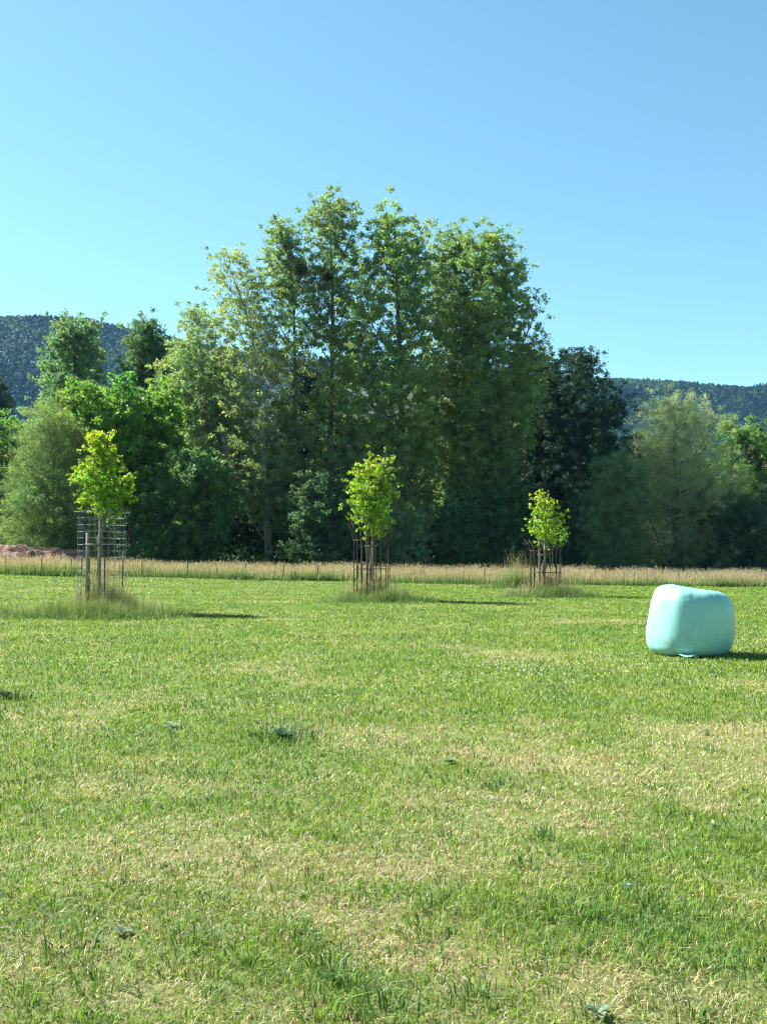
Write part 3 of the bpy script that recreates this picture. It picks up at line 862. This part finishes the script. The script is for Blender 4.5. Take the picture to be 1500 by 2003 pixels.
def field_points(y0, y1, dens, margin):
    """random points over the view wedge between two depths; dens per square metre"""
    hw = lambda y: y * .385 + margin
    area = (hw(y0) + hw(y1)) * (y1 - y0)
    n = int(area * dens)
    y = y0 + (y1 - y0) * rng.random(int(n * 1.4))
    k = rng.random(len(y)) < hw(y) / hw(y1)
    y = y[k][:n]
    x = (rng.random(len(y)) * 2 - 1) * hw(y)
    return x, y

def blade_arrays(x, y, h, w, lean, curl, az=None, zoff=-.004):
    """one bent blade per point: 5 vertices, a quad and a tip triangle"""
    n = len(x)
    a = rng.random(n) * 2 * math.pi if az is None else az
    fa = a + math.pi / 2 + rng.normal(0, .5, n)          # blade width direction
    z = gz(x, y) + zoff
    b = np.stack([x, y, z], -1)
    dx = np.stack([np.cos(a), np.sin(a), np.zeros(n)], -1)
    wx = np.stack([np.cos(fa), np.sin(fa), np.zeros(n)], -1)
    mid = b + dx * (h * lean * .4)[:, None] + np.array([0, 0, 1]) * (h * .58)[:, None]
    tip = b + dx * (h * (lean + curl))[:, None] + np.array([0, 0, 1]) * (h * np.clip(1 - curl * .5, .3, 1))[:, None]
    hw = (w * .5)[:, None]
    v = np.stack([b - wx * hw, b + wx * hw, mid - wx * hw * .85, mid + wx * hw * .85, tip], 1).reshape(-1, 3)
    i = np.arange(n)[:, None] * 5
    q = i + np.array([[0, 1, 3, 2]]); t = i + np.array([[2, 3, 4]])
    return v, q, t

GREEN = np.array([0.12, 0.23, 0.026]); BLUEG = np.array([0.085, 0.195, 0.036]); YELLG = np.array([0.205, 0.295, 0.034])
STRAW = np.array([0.54, 0.455, 0.29]); BROWN = np.array([0.30, 0.20, 0.10])

def grass_cols(x, y):
    n = len(x)
    d = dryness(x, y)
    p = 1 / (1 + np.exp(-(d - .10) * 9))               # share of dead blades
    p = np.clip(p * .92, .05, .76)
    dead = rng.random(n) < p
    hue = fbm(x / 2.3, y / 2.3, 33, 3)[:, None]
    hue2 = fbm(x / .5, y / .5, 37, 2)[:, None]
    g = GREEN * (1 - hue) + YELLG * hue
    g = np.where(rng.random((n, 1)) < np.clip(hue2 * 1.6 - .5, 0, .9), BLUEG, g)
    g = g * rng.uniform(.45, 1.45, (n, 1)) * (1 + .10 * np.sin(y / .55 + 2.2 * fbm(x / 9, y / 9, 83, 2) + x * .05) * sstep(14, 22, y))[:, None]
    yel = np.clip(d + .25, 0, 1)[:, None]
    g = g * (1 - yel * .5) + YELLG * 1.15 * yel * .5
    s = STRAW * rng.uniform(.5, 1.25, (n, 1)); br = BROWN * rng.uniform(.6, 1.3, (n, 1))
    s = np.where(rng.random((n, 1)) < .2, br, s)
    return np.where(dead[:, None], s, g), dead, d

def lawn():
    V = []; Q = []; T = []; CQ = []; CT = []; off = 0
    edges = np.geomspace(3.2, 60, 16)
    for y0, y1 in zip(edges[:-1], edges[1:]):
        ym = (y0 + y1) / 2
        dens = 6500 * (4.0 / max(ym, 4.0)) ** 1.55
        x, y = field_points(y0, y1, dens, 1.2 if ym < 12 else 2.0)
        n = len(x)
        cols, dead, d = grass_cols(x, y)
        far = ym / 4.0
        tuft = fbm(x / .22, y / .22, 51, 2)
        h = rng.uniform(.017, .041, n) * (.65 + .9 * tuft) * (1 + .15 * far ** .5)
        h = np.where(dead, h * .72, h) * np.clip(1.1 - d * .6, .6, 1.2)
        w = rng.uniform(.0022, .0050, n) * far ** .80
        lean = np.where(dead, rng.uniform(.3, 1.6, n), rng.uniform(.05, .75, n))
        curl = rng.uniform(0, .7, n)
        v, q, t = blade_arrays(x, y, h, w, lean, curl)
        V.append(v); Q.append(q + off); T.append(t + off); CQ.append(cols * .92); CT.append(cols * 1.05); off += len(v)
    # coarser, taller green tufts scattered through the lawn, as in the foreground of the photograph
    def clump(px, py, nbl, r, hh, col, wd=.006):
        nonlocal off
        cx, cy = gp(px, py)
        n = int(nbl * .5); hh = hh * .75
        a = rng.random(n) * 2 * math.pi; rr = r * np.sqrt(rng.random(n))
        x = cx + rr * np.cos(a); y = cy + rr * np.sin(a)
        h = hh * rng.uniform(.45, 1.15, n)
        v, q, t = blade_arrays(x, y, h, np.full(n, wd) * rng.uniform(.7, 1.3, n), rng.uniform(.1, .8, n), rng.uniform(.1, .6, n), a + rng.normal(0, .6, n))
        c = np.array(col)[None] * rng.uniform(.6, 1.4, (n, 1))
        V.append(v); Q.append(q + off); T.append(t + off); CQ.append(c * .8); CT.append(c); off += len(v)
    dk = (0.07, 0.16, 0.035); md = (0.11, 0.21, 0.04); bl = (0.10, 0.18, 0.075)
    for px, py, nb, r, hh, cc in [(700, 1950, 150, .14, .15, md), (650, 1910, 60, .08, .13, dk), (1130, 1790, 110, .12, .12, dk), (1090, 1780, 90, .10, .12, md), (1300, 1780, 110, .12, .12, dk), (1230, 1760, 90, .12, .11, bl), (1440, 1650, 150, .16, .08, md),
                                 (560, 1810, 110, .12, .10, md), (830, 1830, 110, .12, .12, md), (860, 1790, 60, .09, .13, dk), (590, 1850, 90, .1, .11, dk), (930, 1960, 90, .1, .14, dk), (1060, 1640, 80, .1, .13, dk), (1040, 1700, 60, .08, .12, dk), (880, 1640, 60, .1, .11, bl),
                                 (140, 1870, 90, .12, .13, dk), (190, 1930, 70, .1, .14, md), (60, 1950, 60, .08, .12, md), (420, 1770, 60, .1, .10, md), (250, 1740, 60, .1, .10, dk), (480, 1690, 60, .1, .10, md), (1210, 1720, 60, .1, .13, dk), (1380, 1900, 60, .08, .12, dk),
                                 (760, 1990, 120, .12, .14, dk), (620, 1985, 100, .1, .13, md), (1350, 1990, 60, .08, .12, dk), (980, 1540, 60, .12, .09, bl), (1290, 1540, 60, .12, .09, dk), (470, 1880, 60, .08, .12, dk), (370, 1850, 50, .08, .12, dk),
                                 (560, 1440, 260, .34, .13, (0.035, 0.10, 0.03)), (530, 1436, 120, .2, .14, dk), (8, 1362, 380, .34, .16, (0.04, 0.08, 0.035)), (720, 1400, 120, .3, .08, md), (1000, 1400, 160, .5, .08, md), (420, 1520, 100, .25, .09, bl), (340, 1500, 80, .2, .09, bl),
                                 (60, 1540, 200, .4, .09, md), (250, 1440, 120, .3, .09, dk), (620, 1530, 120, .3, .09, md), (1160, 1390, 200, .5, .08, md)]:
        clump(px, py, nb, r, hh, cc, .006 if py > 1600 else .009)
    for _ in range(330):
        px = rng.uniform(-60, 1560); py = 1300 + 700 * rng.random() ** .8
        clump(px, py, int(rng.integers(10, 34)), rng.uniform(.03, .12), rng.uniform(.05, .10), [dk, md, bl, (0.15, 0.24, 0.04)][rng.integers(0, 4)], .0055 if py > 1600 else .008)
    V = np.concatenate(V)
    nq = np.concatenate(Q); ntr = np.concatenate(T)
    o = np_mesh('grass', V, [nq, ntr], M['grass'], fcols=[np.concatenate(CQ), np.concatenate(CT)])
    tag(o, 'short mown meadow grass, green with dry straw-coloured patches', 'grass', None, 'stuff')
    print('lawn blades', len(nq))
lawn()

def stems(name, x, y, h, label, greenness, w0, panicle=True, dens_leaf=2):
    """tall uncut grass: green leaves at the foot, thin stalks and pinkish tan seed heads above"""
    V = []; Q = []; T = []; CQ = []; CT = []; off = 0
    n = len(x)
    # stalks
    lean = rng.uniform(.02, .3, n); az = rng.random(n) * 2 * math.pi
    w = w0 * rng.uniform(.35, .7, n)
    v, q, t = blade_arrays(x, y, h, w, lean, rng.uniform(0, .25, n), az)
    pv = fbm(x / 3.5, y / 2.5, 91, 3)[:, None]
    greenness = np.clip(greenness + (pv - .5) * 1.6, .03, .97)
    tan = np.array([0.35, 0.30, 0.21]) * rng.uniform(.7, 1.3, (n, 1)); gr = np.array([0.15, 0.22, 0.08]) * rng.uniform(.7, 1.3, (n, 1))
    if not panicle: tan = gr * .8 + tan * .2; gr = gr * .8
    mixg = (rng.random((n, 1)) < greenness)
    c1 = np.where(mixg, gr, gr * .6 + tan * .4); c2 = np.where(mixg, gr * .6 + tan * .4, tan)
    V.append(v); Q.append(q + off); T.append(t + off); CQ.append(c1); CT.append(c2); off += len(v)
    # seed heads: small diamonds at the tips
    if panicle:
        tip = v.reshape(n, 5, 3)[:, 4]
        k = rng.random(n) < (.75 if y.min() > 50 else .35)
        tp = tip[k]; m = len(tp)
        hl = rng.uniform(.07, .16, m); ww = w0 * rng.uniform(.6, 1.25, m)
        a = rng.random(m) * math.pi
        d = np.stack([np.cos(a), np.sin(a), np.zeros(m)], -1) * ww[:, None] * .5
        up = np.stack([rng.normal(0, .2, m), rng.normal(0, .2, m), np.ones(m)], -1)
        up = up * hl[:, None]
        vv = np.stack([tp - up * .6, tp - d, tp + d, tp - d * .0 + up * .0, tp + up * .5], 1)
        vv[:, 3] = tp + d * .0
        quad = np.arange(m)[:, None] * 5 + np.array([[0, 2, 4, 1]])
        V.append(vv.reshape(-1, 3)); Q.append(quad + off)
        CQ.append(np.array([0.38, 0.30, 0.235]) * rng.uniform(.65, 1.25, (m, 1)) * (1 + rng.normal(0, .08, (m, 3)))); off += m * 5
    # leaves at the foot
    for _ in range(dens_leaf):
        xx = x + rng.normal(0, .12, n); yy = y + rng.normal(0, .12, n)
        hh = h * rng.uniform(.28, .62, n)
        v, q, t = blade_arrays(xx, yy, hh, w0 * rng.uniform(.5, 1.0, n), rng.uniform(.1, .7, n), rng.uniform(.1, .7, n))
        g = np.array([0.085, 0.175, 0.035]) * rng.uniform(.4, 1.5, (n, 1))
        V.append(v); Q.append(q + off); T.append(t + off); CQ.append(g * .85); CT.append(g * 1.1); off += len(v)
    o = np_mesh(name, np.concatenate(V), [np.concatenate(Q), np.concatenate(T)], M['grass'], fcols=[np.concatenate(CQ), np.concatenate(CT)])
    tag(o, label, 'tall grass', None, 'stuff')

# the uncut strip along the fence
def uncut_strip():
    n = 62000
    y = 57.5 + 21 * rng.random(n) ** 1.25
    x = (rng.random(n) * 2 - 1) * (y * .385 + 3)
    edge = 56.8 + 3.2 * fbm(x / 4, x * 0, 71, 3) + .5 * rng.random(n)
    k = y > edge; x = x[k]; y = y[k]
    h = rng.uniform(.55, 1.0, len(x)) * (.5 + .9 * fbm(x / 2.2, y / 2.2, 73, 3)) * (.8 + .2 * sstep(58, 61.5, y))
    stems('tall_grass', x, y, h, 'uncut strip of tall grass gone to pinkish tan seed before the trees', .22, .030, True, 2)
uncut_strip()
def strip_weeds():
    X = []; Y = []; Hh = []
    for _ in range(46):
        cx = rng.uniform(-25, 25); cy = rng.uniform(58.3, 64); n = int(rng.integers(60, 190))
        X.append(rng.normal(cx, rng.uniform(.3, 1.1), n)); Y.append(rng.normal(cy, .35, n)); Hh.append(rng.uniform(.3, 1.0, n) * rng.uniform(.5, 1.15))
    stems('tall_grass', np.concatenate(X), np.concatenate(Y), np.concatenate(Hh), 'patches of darker green weeds standing in the uncut pale strip', .9, .05, False, 3)
strip_weeds()
def tussock(px, D, rx, ry, n, hh, label, green=.5, w=.014, dx=0.0, dy=0.0):
    cx = (px - 750) / F * D + dx; cy = D + dy
    a = rng.random(n) * 2 * math.pi; r = np.abs(rng.normal(0, .55, n)) * (.6 + .8 * vnoise(a * 1.6, a * 0 + px, 3)); hr = np.exp(-r ** 2 * .9)
    x = cx + rx * r * np.cos(a); y = cy + ry * r * np.sin(a)
    h = hh * rng.uniform(.35, 1.1, n) * hr * (.3 + 1.4 * fbm(x / .28, y / .28, 77, 2))
    stems('tall_grass', x, y, h, label, green, w, green < .8, 3)
tussock(205, 29, 1.5, 1.6, 3000, .95, 'tall seeding grass growing in and round the wire mesh cage', .75)
tussock(180, 26.6, 2.9, 1.8, 6500, .52, 'lush green tuft spreading in front of the wire mesh cage', .9)
tussock(726, 36, 1.5, 1.5, 2600, .95, 'tall seeding grass round the foot of the middle tree guard', .7, .016)
tussock(750, 34.4, 1.9, 1.2, 3200, .52, 'green tuft in front of the middle tree guard', .9, .016)
tussock(1072, 41, 1.7, 1.5, 2600, .95, 'tan seeding grass round the foot of the smallest tree guard', .5, .018)
tussock(1095, 39.4, 2.0, 1.1, 3000, .52, 'green tuft in front of the guard of the smallest maple', .9, .018)
tussock(1010, 52, 2.0, 1.5, 500, 1.6, 'arching tall grass stalks left of the smallest tree guard', .1, .02)
tussock(-20, 27.5, 1.5, 1.5, 1200, .40, 'lush green tuft at the left edge of the meadow', .9)

# white clover heads
def clover():
    pts = []
    for px, py, a, b, n in [(1110, 1312, 1.3, .7, 170), (560, 1375, .8, .4, 40), (250, 1300, 1.2, .7, 60), (900, 1330, 1.6, .8, 60), (760, 1225, 2.0, 1.2, 60), (1300, 1560, .5, .3, 14)]:
        cx, cy = gp(px, py)
        pts.append(np.stack([cx + rng.normal(0, a, n), cy + rng.normal(0, b, n)], -1))
    P = np.concatenate(pts); n = len(P)
    K = 14
    c = np.stack([P[:, 0], P[:, 1], gz(P[:, 0], P[:, 1]) + rng.uniform(.05, .085, n)], -1)
    d = rng.normal(size=(n, K, 3)); d /= np.linalg.norm(d, axis=2)[..., None]
    cc = (c[:, None] + d * .009).reshape(-1, 3)
    v, f = leaf_faces(cc, np.full(n * K, .013), .6)
    o = np_mesh('clover_flowers', v, [f], M['grass'], fcols=[np.array([[0.62, 0.62, 0.56]]) * rng.uniform(.8, 1.1, (n * K, 1))])
    tag(o, 'scattered small white clover heads in the short grass', 'clover', None, 'stuff')
clover()

# broad-leaved weeds
def weed(px, py, r, nleaf, label, col=(0.13, 0.20, 0.12), flat=.35):
    r = r * (.62 if py > 1500 else .8); nleaf = nleaf + 4
    cx, cy = gp(px, py); cz = float(gz(cx, cy))
    V = []; Fq = []; off = 0; Cc = []
    for k in range(nleaf):
        a = 2 * math.pi * k / nleaf + rng.uniform(-.3, .3)
        L = r * rng.uniform(.6, 1.15); wd = L * rng.uniform(.16, .26)
        d = np.array([math.cos(a), math.sin(a), 0]); s = np.array([-math.sin(a), math.cos(a), 0])
        m = 9; el = rng.uniform(flat, flat + .5)
        for i in range(m):
            t = i / (m - 1)
            ctr = np.array([cx, cy, cz + .01]) + d * L * t * math.cos(el) + np.array([0, 0, 1]) * (L * t * math.sin(el) - L * .55 * t * t * math.sin(el))
            w = wd * (math.sin(math.pi * min(1, t * .93 + .07)) ** .7 * .9 + .06) * (1 + .08 * math.sin(t * 22))
            for q in (-1, 0, 1):
                V.append(ctr + s * w * q + np.array([0, 0, abs(q) * w * .35]))
        for i in range(m - 1):
            for q in (0, 1):
                b = off + i * 3 + q
                Fq.append([b, b + 1, b + 4, b + 3]); Cc.append(np.array(col) * (1 + .15 * rng.normal()))
        off += m * 3
    o = np_mesh('weed', np.array(V), [np.array(Fq)], M['grass'], None, (cx, cy, cz), [np.array(Cc)], True)
    tag(o, label, 'weed', 'broad-leaved weeds in the mown grass')
SIL = (0.13, 0.19, 0.12); GRN = (0.07, 0.15, 0.045)
weed(1170, 1988, .11, 7, 'large grey-green weed leaf rosette cut by the bottom edge', SIL)
weed(240, 1828, .09, 7, 'silvery weed rosette, second from the left in the foreground', SIL)
weed(192, 1848, .08, 5, 'dark weed with one upright leaf just left of the silvery rosette', GRN, .6)
weed(650, 1925, .09, 8, 'dark green broad-leaved weed near the bottom centre', GRN)
weed(1225, 1738, .08, 8, 'bluish weed among tall blades in the right foreground', (0.14, 0.24, 0.16))
weed(590, 1752, .07, 7, 'pale whitish weed in the dry middle foreground', (0.2, 0.24, 0.17))
weed(335, 1420, .14, 8, 'pale green weed rosette in the left middle distance', (0.14, 0.26, 0.14))
weed(880, 1490, .12, 8, 'small bluish weed in the middle distance right of centre', (0.14, 0.25, 0.15))
weed(555, 1442, .22, 11, 'dark green dock plant casting a shadow left of centre', (0.035, 0.09, 0.03), .5)
weed(12, 1360, .22, 12, 'dark leafy clump at the left edge of the picture', (0.04, 0.08, 0.035), .6)

# ---------------------------------------------------------------- air
def haze():
    m, nt, out = new_mat('air')
    p = nt.nodes.new('ShaderNodeVolumePrincipled')
    p.inputs['Color'].default_value = (0.2, 0.5, 1.0, 1)
    p.inputs['Density'].default_value = 0.00007
    p.inputs['Anisotropy'].default_value = 0.0
    nt.links.new(p.outputs[0], out.inputs['Volume'])
    mb = MB()
    mb.box([0, 1200, 248], [1700, 1260, 253])
    o = mb.build('haze', m, None, (0, 0, 0), False)
    tag(o, 'thin blue summer haze over the valley', 'haze', None, 'stuff')
haze()
